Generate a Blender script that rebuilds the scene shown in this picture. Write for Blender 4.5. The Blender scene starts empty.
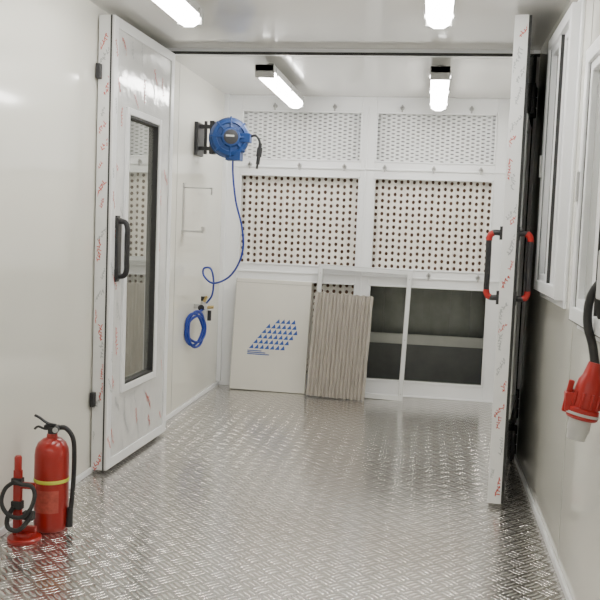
import bpy, bmesh, math, random
from mathutils import Matrix, Vector
random.seed(4)
SC=bpy.context.scene.collection
# ------------------------------------------------------------ camera
yaw=Matrix.Rotation(math.radians(8.53),4,'Z'); pit=Matrix.Rotation(math.pi/2-math.radians(4.64),4,'X'); rol=Matrix.Rotation(math.radians(2.2),4,'Z')
M=yaw@pit@rol; M.translation=Vector((0,0,1.22))
c=bpy.data.cameras.new('camera'); co=bpy.data.objects.new('camera',c); SC.objects.link(co)
c.lens=51; c.sensor_width=36; c.clip_start=0.05; co.matrix_world=M; bpy.context.scene.camera=co
# ------------------------------------------------------------ materials
def mat(name,col,rough=0.5,metal=0.0,emit=0,noise=0.0,nscale=4,spec=0.5,bump=0.0,bscale=60,coat=0,ior=1.5,alpha=1,trans=0):
    m=bpy.data.materials.new(name); m.use_nodes=True; nt=m.node_tree; b=nt.nodes['Principled BSDF']
    b.inputs['Base Color'].default_value=(*col,1); b.inputs['Roughness'].default_value=rough; b.inputs['Metallic'].default_value=metal
    b.inputs['Specular IOR Level'].default_value=spec; b.inputs['IOR'].default_value=ior; b.inputs['Coat Weight'].default_value=coat
    b.inputs['Coat Roughness'].default_value=0.06
    b.inputs['Transmission Weight'].default_value=trans
    if emit: b.inputs['Emission Color'].default_value=(*col,1); b.inputs['Emission Strength'].default_value=emit
    tc=nt.nodes.new('ShaderNodeTexCoord')
    if noise:
        n=nt.nodes.new('ShaderNodeTexNoise'); n.inputs['Scale'].default_value=nscale; n.inputs['Detail'].default_value=4
        nt.links.new(tc.outputs['Object'],n.inputs['Vector'])
        mx=nt.nodes.new('ShaderNodeMix'); mx.data_type='RGBA'
        mx.inputs[6].default_value=(*[x*(1-noise) for x in col],1); mx.inputs[7].default_value=(*[min(1,x*(1+noise)) for x in col],1)
        nt.links.new(n.outputs['Fac'],mx.inputs[0]); nt.links.new(mx.outputs[2],b.inputs['Base Color'])
    if bump:
        n=nt.nodes.new('ShaderNodeTexNoise'); n.inputs['Scale'].default_value=bscale
        nt.links.new(tc.outputs['Object'],n.inputs['Vector'])
        bp=nt.nodes.new('ShaderNodeBump'); bp.inputs['Strength'].default_value=bump; bp.inputs['Distance'].default_value=0.01
        nt.links.new(n.outputs['Fac'],bp.inputs['Height']); nt.links.new(bp.outputs['Normal'],b.inputs['Normal'])
    return m
m_wall=mat('wall_panel_paint',(0.76,0.75,0.68),0.12,noise=0.03,nscale=1.5,bump=0.05,bscale=3,coat=0.4)
m_ceil=mat('ceiling_panel_paint',(0.70,0.69,0.66),0.18,noise=0.03,nscale=1.5,bump=0.03,bscale=3,coat=0.3)
m_seam=mat('panel_seam',(0.42,0.42,0.38),0.6)
m_white=mat('white_frame_paint',(0.86,0.87,0.88),0.3,noise=0.02)
m_film=mat('protective_film',(0.76,0.765,0.76),0.13,noise=0.08,nscale=14,bump=0.35,bscale=12,coat=0.6)
m_alu=mat('aluminium_trim',(0.75,0.75,0.73),0.35,metal=0.6,noise=0.04)
m_black=mat('black_plastic',(0.02,0.02,0.022),0.4,noise=0.1)
m_rubber=mat('black_rubber',(0.03,0.03,0.03),0.6,noise=0.1)
m_red=mat('red_paint',(0.36,0.014,0.010),0.28,noise=0.05,coat=0.3)
m_redpl=mat('red_plastic',(0.44,0.02,0.016),0.35,noise=0.05)
m_redink=mat('red_ink',(0.60,0.12,0.10),0.5,noise=0.1)
m_greyink=mat('grey_ink',(0.40,0.42,0.42),0.5,noise=0.1)
m_blue=mat('blue_plastic',(0.006,0.045,0.19),0.4,noise=0.06)
m_bluehose=mat('blue_hose',(0.010,0.035,0.28),0.35,noise=0.06)
m_blueink=mat('blue_ink',(0.03,0.09,0.36),0.5,noise=0.08)
m_card=mat('filter_cardboard',(0.84,0.80,0.73),0.7,noise=0.05,nscale=20)
m_card2=mat('white_filter_media',(0.82,0.83,0.83),0.7,noise=0.04,nscale=20)
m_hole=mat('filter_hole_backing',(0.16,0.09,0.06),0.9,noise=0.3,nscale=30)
m_hole2=mat('filter_grey_backing',(0.38,0.39,0.39),0.9,noise=0.15,nscale=30)
m_box=mat('carton_white',(0.66,0.64,0.58),0.6,noise=0.05,nscale=5,bump=0.1,bscale=8)
m_pleat=mat('pleated_paper',(0.50,0.46,0.41),0.85,noise=0.08,nscale=12)
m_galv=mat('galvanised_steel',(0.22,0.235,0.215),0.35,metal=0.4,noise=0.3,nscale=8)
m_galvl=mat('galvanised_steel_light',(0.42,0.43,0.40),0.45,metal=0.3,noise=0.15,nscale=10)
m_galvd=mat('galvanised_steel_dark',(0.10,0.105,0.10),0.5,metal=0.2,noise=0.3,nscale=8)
m_glass=mat('tinted_reflective_glass',(0.50,0.51,0.47),0.02,metal=0.75,noise=0.05,nscale=3)
m_glassr=mat('frosted_window_glass',(0.42,0.43,0.41),0.10,noise=0.06,nscale=3,ior=1.6)
m_lamp=mat('lamp_diffuser',(1.0,0.98,0.94),0.4,emit=31)
m_lampg=mat('lamp_housing',(0.45,0.45,0.44),0.5,noise=0.05)
m_steel=mat('steel',(0.6,0.6,0.6),0.3,metal=1,noise=0.05)
m_yellow=mat('yellow_band',(0.62,0.66,0.08),0.5,noise=0.05)
m_greyp=mat('light_grey_plastic',(0.56,0.56,0.55),0.4,noise=0.05)
m_brass=mat('brass',(0.6,0.45,0.2),0.3,metal=1,noise=0.05)
m_label=mat('paper_label',(0.42,0.07,0.05),0.5,noise=0.5,nscale=60)
# checker plate
def floor_mat():
    m=bpy.data.materials.new('checker_plate'); m.use_nodes=True; nt=m.node_tree; b=nt.nodes['Principled BSDF']
    N=nt.nodes.new; L=nt.links.new
    tc=N('ShaderNodeTexCoord'); sx=N('ShaderNodeSeparateXYZ'); L(tc.outputs['Object'],sx.inputs[0])
    def mt(op,a,b2=None,c2=None,clamp=False):
        n=N('ShaderNodeMath'); n.operation=op; n.use_clamp=clamp
        for i,v in enumerate((a,b2,c2)):
            if v is None: continue
            if isinstance(v,(int,float)): n.inputs[i].default_value=v
            else: L(v,n.inputs[i])
        return n.outputs[0]
    k=1/(math.sqrt(2)*0.060)
    X,Y=sx.outputs[0],sx.outputs[1]
    u=mt('MULTIPLY',mt('ADD',X,Y),k); v=mt('MULTIPLY',mt('SUBTRACT',X,Y),k)
    ch=mt('FLOORED_MODULO',mt('ADD',mt('FLOOR',u),mt('FLOOR',v)),2)
    fu=mt('SUBTRACT',mt('FRACT',u),0.5); fv=mt('SUBTRACT',mt('FRACT',v),0.5)
    a=mt('ADD',mt('MULTIPLY',fu,ch),mt('MULTIPLY',fv,mt('SUBTRACT',1,ch)))
    bb=mt('ADD',mt('MULTIPLY',fv,ch),mt('MULTIPLY',fu,mt('SUBTRACT',1,ch)))
    fb2=mt('SUBTRACT',mt('FRACT',mt('ADD',mt('MULTIPLY',bb,3),0.5)),0.5)
    r=mt('ADD',mt('POWER',mt('DIVIDE',mt('ABSOLUTE',a),0.46),2),mt('POWER',mt('DIVIDE',mt('ABSOLUTE',fb2),0.34),2))
    mask=mt('MULTIPLY',mt('SUBTRACT',1.0,r),1.6,clamp=True)
    nz=N('ShaderNodeTexNoise'); nz.inputs['Scale'].default_value=1.3; nz.inputs['Detail'].default_value=3; L(tc.outputs['Object'],nz.inputs['Vector'])
    bp=N('ShaderNodeBump'); bp.inputs['Strength'].default_value=0.85; bp.inputs['Distance'].default_value=0.003
    L(mask,bp.inputs['Height']); L(bp.outputs['Normal'],b.inputs['Normal'])
    mx=N('ShaderNodeMix'); mx.data_type='RGBA'; mx.inputs[6].default_value=(0.56,0.54,0.51,1); mx.inputs[7].default_value=(0.98,0.96,0.93,1)
    L(mask,mx.inputs[0]); 
    mx2=N('ShaderNodeMix'); mx2.data_type='RGBA'; mx2.blend_type='MULTIPLY'; mx2.inputs[0].default_value=1
    cr=N('ShaderNodeValToRGB'); cr.color_ramp.elements[0].position=0.25; cr.color_ramp.elements[0].color=(0.86,0.85,0.84,1); cr.color_ramp.elements[1].position=0.7; cr.color_ramp.elements[1].color=(1,1,1,1)
    L(nz.outputs['Fac'],cr.inputs[0]); L(mx.outputs[2],mx2.inputs[6]); L(cr.outputs[0],mx2.inputs[7]); L(mx2.outputs[2],b.inputs['Base Color'])
    b.inputs['Metallic'].default_value=0.92
    L(mt('ADD',mt('MULTIPLY',nz.outputs['Fac'],0.12),0.14),b.inputs['Roughness'])
    return m
m_floor=floor_mat()
# ------------------------------------------------------------ mesh helpers
def ob(name,bm,mats,parent=None,smooth=False,bevel=0):
    me=bpy.data.meshes.new(name); bmesh.ops.recalc_face_normals(bm,faces=bm.faces) ; bm.to_mesh(me); bm.free()
    for m in mats: me.materials.append(m)
    o=bpy.data.objects.new(name,me); SC.objects.link(o)
    if smooth:
        for p in me.polygons: p.use_smooth=True
        md=o.modifiers.new('es','EDGE_SPLIT'); md.split_angle=math.radians(38)
    if bevel:
        md=o.modifiers.new('bev','BEVEL'); md.width=bevel; md.segments=2; md.limit_method='ANGLE'
    if parent: o.parent=parent
    return o
def grp(name,loc=(0,0,0),rz=0,rx=0,ry=0):
    e=bpy.data.objects.new(name,None); e.empty_display_size=0.1; SC.objects.link(e); e.location=loc; e.rotation_euler=(rx,ry,rz); return e
def box(bm,x0,x1,y0,y1,z0,z1,mi=0):
    v=[bm.verts.new(p) for p in ((x0,y0,z0),(x1,y0,z0),(x1,y1,z0),(x0,y1,z0),(x0,y0,z1),(x1,y0,z1),(x1,y1,z1),(x0,y1,z1))]
    for f in ((3,2,1,0),(4,5,6,7),(0,1,5,4),(1,2,6,5),(2,3,7,6),(3,0,4,7)):
        bm.faces.new([v[i] for i in f]).material_index=mi
def align(p0,p1):
    d=Vector(p1)-Vector(p0); q=d.to_track_quat('Z','Y').to_matrix().to_4x4(); q.translation=Vector(p0); return q,d.length
def lathe(bm,prof,Mx=Matrix(),seg=28,mi=0,cap=True):
    rings=[]
    for r,z in prof:
        rings.append([bm.verts.new(Mx@Vector((max(r,1e-4)*math.cos(2*math.pi*i/seg),max(r,1e-4)*math.sin(2*math.pi*i/seg),z))) for i in range(seg)])
    for a,b in zip(rings,rings[1:]):
        for i in range(seg):
            bm.faces.new((a[i],a[(i+1)%seg],b[(i+1)%seg],b[i])).material_index=mi
    if cap:
        bm.faces.new(rings[0][::-1]).material_index=mi; bm.faces.new(rings[-1]).material_index=mi
def cyl(bm,p0,p1,r,r1=None,seg=16,mi=0):
    Mx,l=align(p0,p1); lathe(bm,[(r,0),(r if r1 is None else r1,l)],Mx,seg,mi)
def smoothpts(P,n=8,closed=False):
    P=[Vector(p) for p in P]; out=[]
    Q=[P[0]*2-P[1]]+P+[P[-1]*2-P[-2]]
    for i in range(1,len(Q)-2):
        a,b,c2,d=Q[i-1],Q[i],Q[i+1],Q[i+2]
        for k in range(n):
            t=k/n
            out.append(0.5*((2*b)+(c2-a)*t+(2*a-5*b+4*c2-d)*t*t+(3*b-a-3*c2+d)*t**3))
    out.append(P[-1]); return out
def sweep(bm,P,r,seg=10,n=8,mi=0,sm=True,flat=1):
    P=smoothpts(P,n) if sm else [Vector(p) for p in P]
    rings=[]; up=Vector((0.13,0.21,0.97)).normalized(); prev=None
    for i,p in enumerate(P):
        t=(P[min(i+1,len(P)-1)]-P[max(i-1,0)]).normalized()
        if prev is None:
            s=t.cross(up)
            if s.length<0.1: s=t.cross(Vector((1,0,0)))
        else: s=prev-t*prev.dot(t)
        s.normalize(); prev=s; w=s.cross(t)
        rings.append([bm.verts.new(p+s*math.cos(2*math.pi*k/seg)*r+w*math.sin(2*math.pi*k/seg)*r*flat) for k in range(seg)])
    for a,b in zip(rings,rings[1:]):
        for i in range(seg): bm.faces.new((a[i],a[(i+1)%seg],b[(i+1)%seg],b[i])).material_index=mi
    bm.faces.new(rings[0]).material_index=mi; bm.faces.new(rings[-1]).material_index=mi
def quad(bm,pts,mi=0): bm.faces.new([bm.verts.new(p) for p in pts]).material_index=mi
B=bmesh.new
XL,XR,YB,ZC,YF=-1.59,0.53,6.43,2.23,-1.6
# ------------------------------------------------------------ shell
bm=B(); box(bm,XL-0.1,XR+0.1,YF-0.1,YB+0.9,-0.08,0); ob('floor',bm,[m_floor])
bm=B(); box(bm,XL-0.1,XR+0.1,YF-0.1,YB+0.9,ZC,ZC+0.08)
for y in (0.6,2.2,): box(bm,XL,XR,y,y+0.006,ZC-0.0015,ZC,1)
ob('ceiling',bm,[m_ceil,m_seam])
bm=B(); box(bm,XL-0.1,XL,YF,YB+0.9,0,ZC)
for y in (0.3,1.45,2.6,5.2): box(bm,XL,XL+0.0015,y,y+0.005,0,ZC,1)
ob('wall_left',bm,[m_wall,m_seam])
bm=B(); box(bm,XR,XR+0.1,YF,YB+0.9,0,ZC)
for y in (0.3,1.45,2.45,3.2,5.4): box(bm,XR-0.0015,XR,y,y+0.005,0,ZC,1)
ob('wall_right',bm,[m_wall,m_seam])
bm=B(); box(bm,XL-0.1,XR+0.1,YF-0.1,YF,0,ZC); ob('wall_front',bm,[m_wall])
bm=B(); box(bm,XL,XL+0.012,YF,YB-0.03,0,0.03); ob('baseboard_left',bm,[m_white],bevel=0.003)
bm=B(); box(bm,XR-0.012,XR,YF,YB-0.03,0,0.03); ob('baseboard_right',bm,[m_white],bevel=0.003)
bm=B(); box(bm,XL,XL+0.03,YB-0.06,YB-0.03,0.035,ZC); ob('trim_1',bm,[m_white])
# door header + jambs
g=grp('door_frame',(0,4.76,0))
bm=B(); box(bm,XL,XR,0,0.06,ZC-0.03,ZC,0); box(bm,XL,XR,-0.012,0,ZC-0.036,ZC-0.022,1)
box(bm,XL,XL+0.05,0,0.06,0,ZC-0.03,0); box(bm,XR-0.035,XR,0,0.06,0,ZC-0.03,0)
box(bm,XR-0.04,XR-0.02,-0.012,0,0,ZC-0.03,1)
ob('header_and_jambs',bm,[m_white,m_rubber],g)
# ------------------------------------------------------------ back filter wall
bm=B(); y0,y1=YB-0.03,YB+0.02
xs=[(XL,-1.46),(-0.54,-0.44),(0.44,XR)]
for a,b in xs: box(bm,a,b,y0,y1,0,ZC)
for a,b in ((-1.46,-0.54),(-0.44,0.44)):
    for z0,z1 in ((0,0.11),(0.84,0.955),(1.64,1.75),(2.12,ZC)): box(bm,a,b,y0,y1,z0,z1)
box(bm,-0.51,-0.495,y0-0.010,y0,0.11,2.15)
for z in (0.0,0.895,1.69): box(bm,-1.5,XR,y0-0.01,y0,z,z+0.014)
for a,b in ((-1.46,-0.54),(-0.44,0.44)):
    for z0,z1 in ((0.11,0.84),(0.955,1.64),(1.75,2.12)):
        e=0.012
        for q in ((a,a+e,z0,z1),(b-e,b,z0,z1),(a,b,z0,z0+e),(a,b,z1-e,z1)): box(bm,q[0],q[1],y0-0.006,y0+0.02,q[2],q[3])
ob('wall_back',bm,[m_white],bevel=0.003)
def latch(x,z):
    g=grp('panel_latch',(x,y0-0.0105,z)); bm=B()
    lathe(bm,[(0.016,0),(0.016,0.012),(0.008,0.014),(0.008,0.026)],Matrix.Rotation(math.pi/2,4,'X'),14)
    box(bm,-0.006,0.006,-0.026,-0.016,-0.032,0.02)
    ob('knob',bm,[m_lampg],g,smooth=True)
for x in (-1.38,-0.66,-0.36,0.34,-1.0,0.0): latch(x,1.71)
for x in (-1.2,-0.75,-0.25,0.25): latch(x,2.15)
for x in (0.0,0.36): latch(x,0.925)
def perf(name,x0,x1,z0,z1,nx,nz,rx,rz,m1,m2,amp,off=0.0,ext=0.115):
    g=grp(name); bm=B(); dx=(x1-x0)/nx; dz=(z1-z0)/nz; K=16; yb=YB+0.024
    def yy(x):
        t=((x-x0)/(2*dx))%1; return yb+amp*abs(2*t-1)
    for i in range(nx):
        for j in range(nz):
            cx=x0+(i+.5)*dx; cz=z0+(j+.5)*dz
            oc=[];ic=[]
            of=off*dz*(1 if i%2 else -1)
            for k in range(K):
                a=2*math.pi*(k+0.5)/K; cc,ss=math.cos(a),math.sin(a); s=1/max(abs(cc),abs(ss))
                ox=cx+cc*s*dx/2; oz=cz+ss*s*dz/2; ix=cx+cc*dx*rx; iz=cz+ss*dz*rz+of
                oc.append(bm.verts.new((ox,yy(min(max(ox,cx-dx*.499),cx+dx*.499)),oz))); ic.append(bm.verts.new((ix,yy(ix),iz)))
            for k in range(K): bm.faces.new((oc[k],oc[(k+1)%K],ic[(k+1)%K],ic[k]))
            for sx in (-1,1):
                for sz in (-1,1):
                    cs=(cx+sx*dx*.5,yy(cx+sx*dx*.499),cz+sz*dz*.5)
                    ks=[k for k in range(K) if (math.cos(2*math.pi*(k+.5)/K)*sx>0.5) and (math.sin(2*math.pi*(k+.5)/K)*sz>0.5)]
                    if len(ks)==2: bm.faces.new((bm.verts.new(cs),oc[ks[0]],oc[ks[1]]))
    ob('perforated_sheet',bm,[m1],g)
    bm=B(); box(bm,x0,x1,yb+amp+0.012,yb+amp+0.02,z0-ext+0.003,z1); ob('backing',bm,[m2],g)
    return g
LX=(-1.46,-0.54); RX=(-0.44,0.44)
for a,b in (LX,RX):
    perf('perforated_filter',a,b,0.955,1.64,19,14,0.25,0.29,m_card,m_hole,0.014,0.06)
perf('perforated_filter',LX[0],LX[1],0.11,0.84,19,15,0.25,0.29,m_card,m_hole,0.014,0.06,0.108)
for a,b in (LX,RX):
    perf('upper_filter_grille',a,b,1.75,2.12,24,13,0.36,0.19,m_card2,m_hole2,0.006,0.22)
# plenum
g=grp('exhaust_plenum'); bm=B(); YP=YB+0.6
x0p,x1p=-0.49,XR-0.01
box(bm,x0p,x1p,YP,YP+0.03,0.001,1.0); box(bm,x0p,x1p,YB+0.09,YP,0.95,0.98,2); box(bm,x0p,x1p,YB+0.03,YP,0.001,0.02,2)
x=x0p+0.04
while x<0.42:
    box(bm,x,x+0.10,YP-0.03,YP,0.36,0.95); x+=0.16
box(bm,x0p,x1p,YP-0.22,YP-0.19,0.37,0.43,1); box(bm,x0p,x1p,YP-0.22,YP,0.35,0.37,1)
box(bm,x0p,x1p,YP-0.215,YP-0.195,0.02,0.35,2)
box(bm,x0p,x1p,YP-0.235,YP-0.215,0.02,0.06,1)
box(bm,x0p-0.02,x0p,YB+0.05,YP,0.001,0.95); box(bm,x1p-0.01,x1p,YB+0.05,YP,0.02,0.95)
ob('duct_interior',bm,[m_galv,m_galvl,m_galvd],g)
# ------------------------------------------------------------ doors
def logos(bm,umin,umax,zmin,zmax,y,n,sz,vert=False):
    for _ in range(n):
        u=random.uniform(umin,umax); z=zmin+(zmax-zmin)*(_+random.uniform(.1,.9))/n; mi=0 if random.random()<0.6 else 1
        ang=random.choice([0.9,1.1,1.3,1.5]); s=sz*random.uniform(.8,1.3); k=random.randint(4,7)
        for i in range(k):
            du=(i-k/2)*s*0.24
            for j in range(2):
                a=ang+(j*1.2)+random.uniform(-.4,.4); L=s*random.uniform(.18,.34); w=s*0.034
                cx,cz=du,random.uniform(-.12,.12)*s
                ca,sa=math.cos(ang),math.sin(ang)
                ox,oz=cx*ca-cz*sa,cx*sa+cz*ca
                d=Vector((math.cos(a),math.sin(a))); nn=Vector((-d.y,d.x))*w; d=d*L/2
                P=[Vector((u+ox,z+oz))+s1*d+s2*nn for s1,s2 in ((-1,-1),(1,-1),(1,1),(-1,1))]
                P=[Vector((min(max(p.x,umin),umax),p.y)) for p in P]
                quad(bm,[(p.x,y,p.y) for p in P],mi)
def dhandle(name,parent,u,z,side,h=0.28,dep=0.075,ends=True):
    bm=B(); s=side
    P=[(u,0.0,z+h/2),(u,s*dep*.75,z+h/2),(u,s*dep,z+h/2-0.03),(u,s*dep,z+h*.2),(u,s*dep,z-h*.2),(u,s*dep,z-h/2+0.03),(u,s*dep*.75,z-h/2),(u,0.0,z-h/2)]
    sweep(bm,P,0.013,12,6,0)
    for zz in (z+h/2,z-h/2):
        box(bm,u-0.02,u+0.02,min(0,s*0.014),max(0,s*0.014),zz-0.03,zz+0.03,0)
    if ends:
        for sg in (1,-1):
            sweep(bm,[(u,s*dep*.7,z+sg*h/2),(u,s*dep*.88,z+sg*(h/2-0.006)),(u,s*dep*1.0,z+sg*(h/2-0.022)),(u,s*dep*1.0,z+sg*(h/2-0.034))],0.0142,12,6,1)
    return ob(name,bm,[m_black,m_redpl],parent,smooth=True)
HD=2.192; W=0.87
gl=grp('door_1',(-1.487,4.745,0),math.atan2(-0.87,-0.023))
z0d=0.02
bm=B(); t=0.072; wu0,wu1,wz0,wz1=0.24,0.67,0.41,1.76
box(bm,0,wu0,-t,0,z0d,HD); box(bm,wu1,W,-t,0,z0d,HD); box(bm,wu0,wu1,-t,0,z0d,wz0); box(bm,wu0,wu1,-t,0,wz1,HD)
ob('leaf',bm,[m_film],gl)
bm=B(); fw=0.035
for a in ((wu0-fw,wu0,wz0-fw,wz1+fw),(wu1,wu1+fw,wz0-fw,wz1+fw),(wu0,wu1,wz0-fw,wz0),(wu0,wu1,wz1,wz1+fw)):
    box(bm,a[0],a[1],0,0.014,a[2],a[3],0)
for a in ((0,0.05,z0d,HD),(W-0.05,W,z0d,HD),(0.05,W-0.05,z0d,z0d+0.05),(0.05,W-0.05,HD-0.05,HD)):
    box(bm,a[0],a[1],0,0.008,a[2],a[3],0)
ob('frames',bm,[m_white],gl,bevel=0.003)
bm=B(); box(bm,wu0,wu1,-0.03,-0.02,wz0,wz1); ob('glass',bm,[m_glass],gl)
bm=B()
for a in ((wu0,wu0+.01,wz0,wz1),(wu1-.01,wu1,wz0,wz1),(wu0,wu1,wz0,wz0+.01),(wu0,wu1,wz1-.01,wz1)): box(bm,a[0],a[1],-0.02,0.006,a[2],a[3])
box(bm,-0.004,0,-t,0,z0d,HD); box(bm,W-0.004,W+0.002,-0.014,-0.006,z0d,HD); ob('gaskets',bm,[m_rubber],gl)
bm=B(); logos(bm,0.06,0.19,0.1,2.1,0.0012,9,0.06); logos(bm,0.71,0.82,0.1,2.1,0.0012,14,0.065); 
for q in range(3):
    logos(bm,0.25+q*.14,0.38+q*.14,0.08,0.36,0.0012,3,0.07); logos(bm,0.25+q*.14,0.38+q*.14,1.82,2.12,0.0012,2,0.07)
logos(bm,0.82,0.87,0.1,2.1,0.0092,9,0.05)
o=ob('film_print',bm,[m_redink,m_greyink],gl)
bm=B(); logos(bm,-0.064,-0.018,0.06,2.12,0,21,0.055); o=ob('film_print_edge',bm,[m_redink,m_greyink],gl); o.rotation_euler=(0,0,math.pi/2); o.location=(W+0.001,0,0)
dhandle('handle',gl,W-0.075,1.10,1,0.26,0.06,False)
bm=B(); box(bm,W-0.10,W-0.05,0.008,0.022,0.95,1.25); ob('handle_plate',bm,[m_black],gl,bevel=0.004)
bm=B()
for z in (1.93,0.37): box(bm,W,W+0.03,-t,-t+0.02,z-0.035,z+0.035)
ob('latch_blocks',bm,[m_black],gl,bevel=0.003)
# right door
gr=grp('door_2',(0.500,4.745,0),math.atan2(-0.87,-0.124)); W2=0.885; t=0.06
bm=B(); box(bm,0,wu0,-t,0,z0d,HD); box(bm,wu1,W2,-t,0,z0d,HD); box(bm,wu0,wu1,-t,0,z0d,wz0); box(bm,wu0,wu1,-t,0,wz1,HD)
ob('leaf',bm,[m_film],gr)
bm=B(); box(bm,wu0,wu1,-0.035,-0.025,wz0,wz1); ob('glass',bm,[m_glass],gr)
bm=B()
for yy0,yy1 in ((0,0.012),(-t-0.012,-t)):
    for a in ((wu0-fw,wu0,wz0-fw,wz1+fw),(wu1,wu1+fw,wz0-fw,wz1+fw),(wu0,wu1,wz0-fw,wz0),(wu0,wu1,wz1,wz1+fw)): box(bm,a[0],a[1],yy0,yy1,a[2],a[3])
ob('frames',bm,[m_white],gr,bevel=0.003)
bm=B(); box(bm,W2-0.03,W2-0.012,0,0.012,z0d,HD); box(bm,0.0,0.02,0,0.012,z0d,HD); ob('gaskets',bm,[m_rubber],gr)
bm=B(); logos(bm,-0.054,-0.006,0.06,2.14,0,23,0.055); o=ob('film_print_edge',bm,[m_redink,m_greyink],gr); o.rotation_euler=(0,0,math.pi/2); o.location=(W2+0.001,0,0)
bm=B(); logos(bm,0.71,0.85,0.1,2.1,0.002,16,0.06); ob('film_print',bm,[m_redink,m_greyink],gr)
dhandle('handle_outer',gr,W2-0.045,1.10,1,0.29,0.06)
h=dhandle('handle_inner',gr,W2-0.045,1.10,-1,0.29,0.06); h.location=(0,-t,0)
bm=B()
for z in (1.95,0.32,0.12):
    box(bm,0.03,0.14,0,0.02,z-0.08,z+0.08); 
    for k in range(3): cyl(bm,(-0.005,0.012,z-0.08+k*0.055),(-0.005,0.012,z-0.08+k*0.055+0.05),0.014,seg=14)
ob('hinges',bm,[m_black],gr,bevel=0.002)
# ------------------------------------------------------------ windows right wall
def window(name,ya,yb,za,zb):
    g=grp(name,(XR,0,0)); bm=B(); f=0.05; d=0.045
    box(bm,-d,0,ya,ya+f,za,zb); box(bm,-d,0,yb-f,yb,za,zb); box(bm,-d,0,ya+f,yb-f,za,za+f); box(bm,-d,0,ya+f,yb-f,zb-f,zb)
    box(bm,-0.012,0,ya-0.03,yb+0.03,za-0.03,za); box(bm,-0.012,0,ya-0.03,yb+0.03,zb,zb+0.03); box(bm,-0.012,0,ya-0.03,ya,za,zb); box(bm,-0.012,0,yb,yb+0.03,za,zb)
    mid=(ya+yb)/2
    box(bm,-d+0.008,-0.008,mid-0.02,mid+0.02,za+f,zb-f)
    s=0.03
    for a,b,dd in ((ya+f,mid-0.02,0.022),(mid+0.02,yb-f,0.034)):
        box(bm,-dd,-0.006,a,a+s,za+f,zb-f); box(bm,-dd,-0.006,b-s,b,za+f,zb-f); box(bm,-dd,-0.006,a+s,b-s,za+f,za+f+s); box(bm,-dd,-0.006,a+s,b-s,zb-f-s,zb-f)
    ob('frame',bm,[m_white],g,bevel=0.003)
    bm=B(); box(bm,-0.012,-0.008,ya+f,yb-f,za+f,zb-f); ob('glass',bm,[m_glassr],g)
    bm=B()
    for q in ((ya+f,ya+f+.004),(mid-.024,mid-.02),(mid+.02,mid+.024),(yb-f-.004,yb-f)): box(bm,-0.036,-0.02,q[0],q[1],za+f,zb-f)
    box(bm,-d-0.001,-d,ya,yb,za+0.001,za+0.004); ob('seals',bm,[m_rubber],g)
    bm=B(); box(bm,-0.055,-0.045,yb-0.035,yb-0.015,(za+zb)/2-0.05,(za+zb)/2+0.05); ob('catch',bm,[m_greyp],g,bevel=0.003)
window('window_1',3.40,4.06,0.99,2.12)
window('window_2',2.30,3.02,0.95,1.86)
# ------------------------------------------------------------ lamps
def lamp(x,y):
    g=grp('fluorescent_lamp',(x,y,0)); zt=ZC; L=1.2; bm=B()
    prof=[(-0.055,-0.085),(-0.045,-0.115),(-0.02,-0.13),(0.02,-0.13),(0.045,-0.115),(0.055,-0.085)]
    a=[bm.verts.new((p[0],0.03,zt+p[1])) for p in prof]; b=[bm.verts.new((p[0],L-0.03,zt+p[1])) for p in prof]
    for i in range(5): bm.faces.new((a[i],a[i+1],b[i+1],b[i]))
    bm.faces.new(a); bm.faces.new(b)
    bm.faces.new((a[0],a[-1],b[-1],b[0]))
    ob('diffuser',bm,[m_lamp],g)
    bm=B(); box(bm,-0.058,0.058,0,L,zt-0.085,zt-0.045)
    for yy0 in (0,L-0.03): box(bm,-0.056,0.056,yy0,yy0+0.03,zt-0.12,zt-0.045)
    for yy0 in (0.2,L-0.22): box(bm,-0.02,0.02,yy0,yy0+0.02,zt-0.045,zt)
    for yy0 in (0.07,0.6,L-0.09):
        for s in (-1,1): box(bm,s*0.061-0.004,s*0.061+0.004,yy0,yy0+0.03,zt-0.10,zt-0.06,1)
    ob('housing',bm,[m_lampg,m_steel],g,bevel=0.003)
for x,y in ((-1.08,-1.0),(-0.01,-1.0),(-1.10,2.55),(-0.01,2.57),(-1.01,4.98),(0.01,4.98)): lamp(x,y)  # first pair, behind the camera, is unseen and added to light the room
# ------------------------------------------------------------ hose reel
g=grp('hose_reel',(-1.36,5.60,1.82)); 
R=Matrix.Rotation(math.radians(22),4,'Z')@Matrix.Rotation(math.pi/2,4,'X')
bm=B()
lathe(bm,[(0.05,-0.085),(0.115,-0.075),(0.130,-0.055),(0.132,-0.02),(0.122,-0.012),(0.122,0.012),(0.132,0.02),(0.130,0.05),(0.118,0.07),(0.095,0.078),(0.09,0.066),(0.065,0.068),(0.058,0.085),(0.02,0.088)],R,40)
ob('drum_case',bm,[m_blue],g,smooth=True)
bm=B()
for k in range(8):
    a=k*math.pi/4; Mx=R@Matrix.Rotation(a,4,'Z'); 
    pts=[Mx@Vector(p) for p in ((0.06,-0.006,0.066),(0.134,-0.006,0.055),(0.134,0.006,0.055),(0.06,0.006,0.066),(0.06,-0.006,0.084),(0.136,-0.006,0.070),(0.136,0.006,0.070),(0.06,0.006,0.084))]
    v=[bm.verts.new(p) for p in pts]
    for f in ((3,2,1,0),(4,5,6,7),(0,1,5,4),(1,2,6,5),(2,3,7,6),(3,0,4,7)): bm.faces.new([v[i] for i in f])
box(bm,-0.01,0.09,-0.05,0.04,-0.15,-0.09); box(bm,0.06,0.15,-0.04,0.03,-0.03,0.03)
ob('ribs_and_outlet',bm,[m_blue],g,bevel=0.003)
bm=B(); lathe(bm,[(0.048,0.080),(0.048,0.090),(0.0,0.092)],R,24); 
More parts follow.
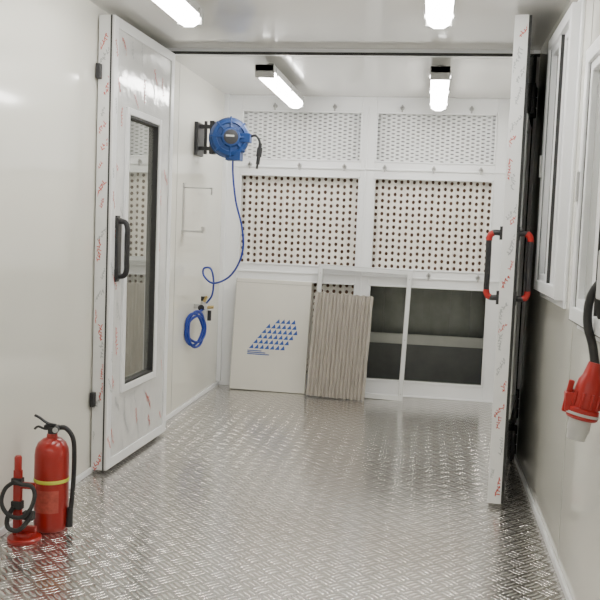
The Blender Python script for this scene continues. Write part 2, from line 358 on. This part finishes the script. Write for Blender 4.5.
box(bm,-0.228,-0.205,-0.04,0.12,-0.12,0.10); box(bm,-0.21,-0.12,0.0,0.03,0.06,0.085); box(bm,-0.21,-0.12,0.0,0.03,-0.085,-0.06); box(bm,-0.13,-0.10,-0.02,0.05,-0.11,0.11)
cyl(bm,(-0.165,0.015,-0.11),(-0.165,0.015,0.11),0.011)
ob('wall_bracket',bm,[m_black],g,bevel=0.002)
bm=B(); box(bm,-0.035,0.02,-0.0945,-0.0928,0.0,0.012); o=ob('logo',bm,[m_greyp],g); o.rotation_euler=(0,0,math.radians(22))
bm=B(); sweep(bm,[(0.14,0,0.01),(0.18,0,0.02),(0.205,0,-0.01),(0.215,0,-0.05)],0.008)
cyl(bm,(0.215,0,-0.03),(0.20,0,-0.17),0.013); cyl(bm,(0.212,0,-0.06),(0.206,0,-0.12),0.019); cyl(bm,(0.20,0,-0.165),(0.195,0,-0.20),0.008)
ob('coupler_whip',bm,[m_black],g,smooth=True)
bm=B(); sweep(bm,[(0.03,0,-0.145),(0.035,0,-0.25),(0.06,-0.0,-0.42),(0.105,0,-0.58),(0.12,0,-0.72),(0.09,0,-0.84),(0.02,0.0,-0.935),(-0.08,0.0,-0.975),(-0.15,0.02,-0.93),(-0.155,0.03,-0.88),(-0.11,0.04,-0.88),(-0.09,0.05,-0.96),(-0.10,0.06,-1.06),(-0.14,0.07,-1.12)],0.0068,10,12)
ob('air_hose',bm,[m_bluehose],g,smooth=True)
# ------------------------------------------------------------ air regulator
g=grp('air_regulator',(-1.525,5.68,0.63))
bm=B(); lathe(bm,[(0.0,-0.07),(0.022,-0.065),(0.026,-0.02),(0.026,0.03),(0.032,0.03),(0.032,0.055),(0.02,0.06),(0.018,0.085),(0.0,0.09)],Matrix(),20)
cyl(bm,(0,0,0.04),(0.0,-0.05,0.04),0.02); box(bm,-0.065,0,-0.01,0.01,0.03,0.06); 
ob('body',bm,[m_greyp],g,smooth=True)
bm=B(); cyl(bm,(0.03,0,0.04),(0.075,0,0.045),0.011); cyl(bm,(0.01,-0.02,0.08),(0.03,-0.02,0.12),0.01); cyl(bm,(0.0,0.0,-0.06),(0.02,-0.01,-0.1),0.012)
ob('fittings',bm,[m_brass],g,smooth=True)
bm=B(); cyl(bm,(0,-0.05,0.04),(0,-0.058,0.04),0.022); cyl(bm,(0,0,0.085),(0,0,0.115),0.018); cyl(bm,(0.045,0,0.02),(0.045,0,-0.05),0.014); ob('gauge_and_knob',bm,[m_black],g,smooth=True)
bm=B()
P=[]
for i in range(71):
    a=i/70*2*math.pi*6+math.pi/2; rr=1+0.2*math.sin(i*.9)
    ex=0.035*math.cos(a)*rr
    P.append((ex-0.015, -0.13+0.09*math.cos(a)*rr+0.01*math.sin(i*.5),-0.10+0.105*math.sin(a)*rr))
P=[(0.0,0,0.02),(0.01,-0.03,0.03)]+P
sweep(bm,P,0.0085,8,3)
ob('coiled_hose',bm,[m_bluehose],g,smooth=True)
# ------------------------------------------------------------ wall bracket
g=grp('wall_bracket_hook',(XL,5.35,0)); bm=B()
box(bm,0,0.006,-0.02,0.02,1.17,1.5); 
box(bm,0.0,0.19,-0.012,0.012,1.466,1.474); box(bm,0.184,0.192,-0.012,0.012,1.43,1.474)
box(bm,0.0,0.14,-0.03,0.03,1.185,1.197); box(bm,0.134,0.14,-0.03,0.03,1.197,1.222)
ob('bracket',bm,[m_steel],g)
# ------------------------------------------------------------ leaning items
hgt=0.845; lean=math.asin(0.10/hgt)
g=grp('flat_carton_box',(-1.165,6.245,0.004),0,-lean,math.radians(0.6)); bm=B()
box(bm,-0.29,0.29,0,0.035,0,hgt); ob('carton',bm,[m_box],g,bevel=0.004)
bm=B(); box(bm,-0.288,0.288,-0.001,0,hgt-0.032,hgt-0.028,0); box(bm,-0.291,-0.286,-0.001,0.0,0,hgt,0); ob('fold_lines',bm,[m_seam],g)
bm=B()
for r in range(6):
    for k in range(7):
        x=-0.16+r*0.030+k*0.040; z=0.315+r*0.040
        if x>0.155+0.006*r or (r==5 and k<1): continue
        bm.faces.new([bm.verts.new(p) for p in ((x,-0.0015,z),(x+0.037,-0.0015,z+0.002),(x+0.030,-0.0015,z+0.036))])
for k in range(3): quad(bm,[(-0.17,-0.0015,0.27+k*0.013),(-0.0-k*0.03,-0.0015,0.27+k*0.013),(-0.0-k*0.03,-0.0015,0.277+k*0.013),(-0.17,-0.0015,0.277+k*0.013)])
ob('blue_print',bm,[m_blueink],g)
# frame
hf=0.965; lean=math.asin(0.11/hf)
g=grp('leaning_panel_frame',(-0.495,6.235,0.008),0,-lean,math.radians(1.6)); bm=B(); w=0.35; b_=0.034
box(bm,-w,-w+b_,0,0.03,0,hf); box(bm,w-b_,w,0,0.03,0,hf); box(bm,-w+b_,w-b_,0,0.03,0,b_); box(bm,-w+b_,w-b_,0,0.03,hf-b_,hf)
box(bm,-w-0.004,w+0.004,0.026,0.030,hf-0.002,hf+0.006)
ob('bars',bm,[mat('raw_aluminium_frame',(0.66,0.67,0.67),0.35,metal=0.2,noise=0.05)],g,bevel=0.003)
bm=B()
for sx in (-1,1):
    for zz in (0.05,0.45,0.9): cyl(bm,(sx*(w-b_/2),0.001,zz),(sx*(w-b_/2),-0.002,zz),0.005,seg=10)
for q in ((-w,-w+0.003,0,hf),(w-0.003,w,0,hf),(-w+b_-0.003,-w+b_,b_,hf-b_),(w-b_,w-b_+0.003,b_,hf-b_),(-w+b_,w-b_,hf-b_,hf-b_+0.003),(-w,w,hf-0.003,hf)): box(bm,q[0],q[1],-0.0008,0.001,q[2],q[3])
ob('rivets_and_edge_seal',bm,[m_lampg],g)
# pleated
hp=0.765; lean=math.asin(0.09/hp)
g=grp('pleated_filter',(-0.635,6.115,0.012),0,-lean,math.radians(2.2)); bm=B(); n=16; wp=0.43
rows=14
grid=[]
for i in range(2*n+1):
    x=-wp/2+wp*i/(2*n); y=0.0 if i%2 else 0.028
    grid.append([bm.verts.new((x+0.0015*math.sin(j*0.9+i),y+0.0015*math.sin(j*.5+i*2.1),hp*j/rows+(0.004*math.sin(i*1.7) if j in(0,rows) else 0))) for j in range(rows+1)])
for i in range(2*n):
    for j in range(rows): bm.faces.new((grid[i][j],grid[i+1][j],grid[i+1][j+1],grid[i][j+1]))
o=ob('pleats',bm,[m_pleat],g); md=o.modifiers.new('s','SOLIDIFY'); md.thickness=0.002
# ------------------------------------------------------------ fire extinguisher
g=grp('fire_extinguisher',(-1.44,3.13,0),0.15); bm=B(); r=0.067
lathe(bm,[(0.06,0.0),(0.064,0.004),(0.066,0.02),(r,0.03),(r,0.30),(0.064,0.325),(0.054,0.348),(0.036,0.364),(0.022,0.37),(0.02,0.385)],Matrix(),36)
ob('cylinder_body',bm,[m_red],g,smooth=True)
bm=B(); lathe(bm,[(r+0.001,0.195),(r+0.002,0.197),(r+0.002,0.207),(r+0.001,0.209)],Matrix(),36); ob('band',bm,[m_yellow],g,smooth=True)
bm=B()
seg=12
for i in range(seg):
    a0=math.radians(-130+i*80/seg); a1=math.radians(-130+(i+1)*80/seg); rr=r+0.0012
    quad(bm,[(rr*math.cos(a0),rr*math.sin(a0),0.08),(rr*math.cos(a1),rr*math.sin(a1),0.08),(rr*math.cos(a1),rr*math.sin(a1),0.17),(rr*math.cos(a0),rr*math.sin(a0),0.17)])
ob('label',bm,[m_label],g)
bm=B()
cyl(bm,(0,0,0.38),(0,0,0.41),0.018); box(bm,-0.03,0.025,-0.012,0.012,0.40,0.418)
sweep(bm,[(0.015,0,0.418),(-0.02,0,0.425),(-0.05,0,0.445),(-0.07,0,0.455)],0.009,10,5,flat=0.6)
sweep(bm,[(0.01,0,0.405),(-0.03,0,0.402),(-0.055,0,0.41),(-0.07,0,0.40)],0.008,10,5,flat=0.6)
cyl(bm,(0.02,-0.012,0.405),(0.02,-0.03,0.405),0.013)
sweep(bm,[(0.02,0,0.408),(0.055,-0.005,0.408),(0.085,-0.01,0.37),(0.092,-0.012,0.30),(0.09,-0.012,0.20),(0.084,-0.012,0.11),(0.078,-0.012,0.06)],0.0095,12,8)
cyl(bm,(0.079,-0.012,0.09),(0.075,-0.012,0.015),0.012,0.015)
ob('valve_levers_hose',bm,[m_black],g,smooth=True)
bm=B(); cyl(bm,(0.02,-0.03,0.405),(0.02,-0.032,0.405),0.011); ob('gauge',bm,[m_greyp],g)
# stand
g=grp('extinguisher_bracket',(-1.48,2.985,0),0.0); bm=B()
lathe(bm,[(0.062,0),(0.064,0.004),(0.064,0.012),(0.06,0.016),(0.03,0.018),(0.028,0.03),(0.0,0.03)],Matrix(),32)
box(bm,-0.045,-0.015,-0.006,0.010,0.012,0.27); 
lathe(bm,[(0.014,0),(0.014,0.05),(0.01,0.056)],Matrix.Translation((-0.03,0.002,0.27)),16)
box(bm,-0.02,0.04,-0.002,0.008,0.20,0.225)
box(bm,-0.035,0.045,0.0,0.012,0.03,0.055)
ob('base_and_post',bm,[m_red],g,smooth=True)
bm=B()
sweep(bm,[(-0.035,-0.012,0.23),(-0.07,-0.02,0.20),(-0.08,-0.03,0.15),(-0.05,-0.04,0.11),(0.0,-0.04,0.10),(0.035,-0.03,0.13),(0.045,-0.012,0.18),(0.03,-0.01,0.215),(-0.01,-0.012,0.22),(-0.035,-0.012,0.23)],0.008,10,6)
sweep(bm,[(-0.04,-0.012,0.13),(-0.055,-0.03,0.09),(-0.04,-0.05,0.06),(0.0,-0.05,0.055),(0.03,-0.03,0.09),(0.035,-0.012,0.12)],0.009,10,6)
box(bm,-0.05,-0.01,-0.014,0.014,0.215,0.24); box(bm,-0.05,-0.01,-0.014,0.014,0.12,0.15); box(bm,0.0,0.04,-0.02,0.006,0.085,0.115)
ob('rubber_straps',bm,[m_rubber],g,smooth=True)
# ------------------------------------------------------------ power plug hanging
g=grp('industrial_power_plug',(0.008,0,-0.03)); 
p0=Vector((0.485,2.56,0.90)); p1=Vector((0.440,2.55,0.66)); Mx,l=align(p0,p1); bm=B()
lathe(bm,[(0.018,0),(0.022,0.02),(0.026,0.04),(0.034,0.055),(0.039,0.085),(0.040,0.135),(0.046,0.14),(0.046,0.165),(0.041,0.17)],Mx,28)
for k in range(10):
    a=k*math.pi/5; v=Mx@Vector((0.040*math.cos(a),0.040*math.sin(a),0.09)); w_=Mx@Vector((0.041*math.cos(a),0.041*math.sin(a),0.135)); cyl(bm,v,w_,0.005,seg=6)
ob('body',bm,[m_redpl],g,smooth=True)
bm=B(); q=Mx@Vector((0,0,0.10)); 
box(bm,q.x-0.062,q.x-0.03,q.y-0.02,q.y+0.02,q.z-0.045,q.z+0.01); cyl(bm,(q.x-0.062,q.y,q.z-0.05),(q.x-0.044,q.y,q.z+0.045),0.009,seg=12)
ob('hinged_cover',bm,[m_redpl],g,bevel=0.005)
bm=B(); lathe(bm,[(0.041,0.150),(0.048,0.151),(0.048,0.157),(0.04,0.165)],Mx,28); lathe(bm,[(0.032,0.168),(0.032,0.205),(0.029,0.21),(0.026,0.232),(0.022,0.232),(0.022,0.19)],Mx,28); ob('white_collar',bm,[m_greyp],g,smooth=True)
bm=B(); sweep(bm,[(0.512,2.50,1.15),(0.487,2.53,1.145),(0.460,2.56,1.09),(0.458,2.57,1.015),(0.476,2.57,0.95),(0.485,2.56,0.895)],0.013,12,8)
sweep(bm,[(0.512,2.50,1.19),(0.49,2.53,1.165),(0.478,2.54,1.10),(0.487,2.54,1.04),(0.508,2.53,0.995)],0.010,12,8)
ob('cable',bm,[m_rubber],g,smooth=True)
bm=B(); box(bm,0.462,0.521,2.38,2.50,1.09,1.23); ob('wall_box',bm,[m_greyp],g,bevel=0.005)
# ------------------------------------------------------------ world
w=bpy.data.worlds.new('world'); bpy.context.scene.world=w; w.use_nodes=True
w.node_tree.nodes['Background'].inputs[0].default_value=(0.8,0.85,0.9,1); w.node_tree.nodes['Background'].inputs[1].default_value=0.3
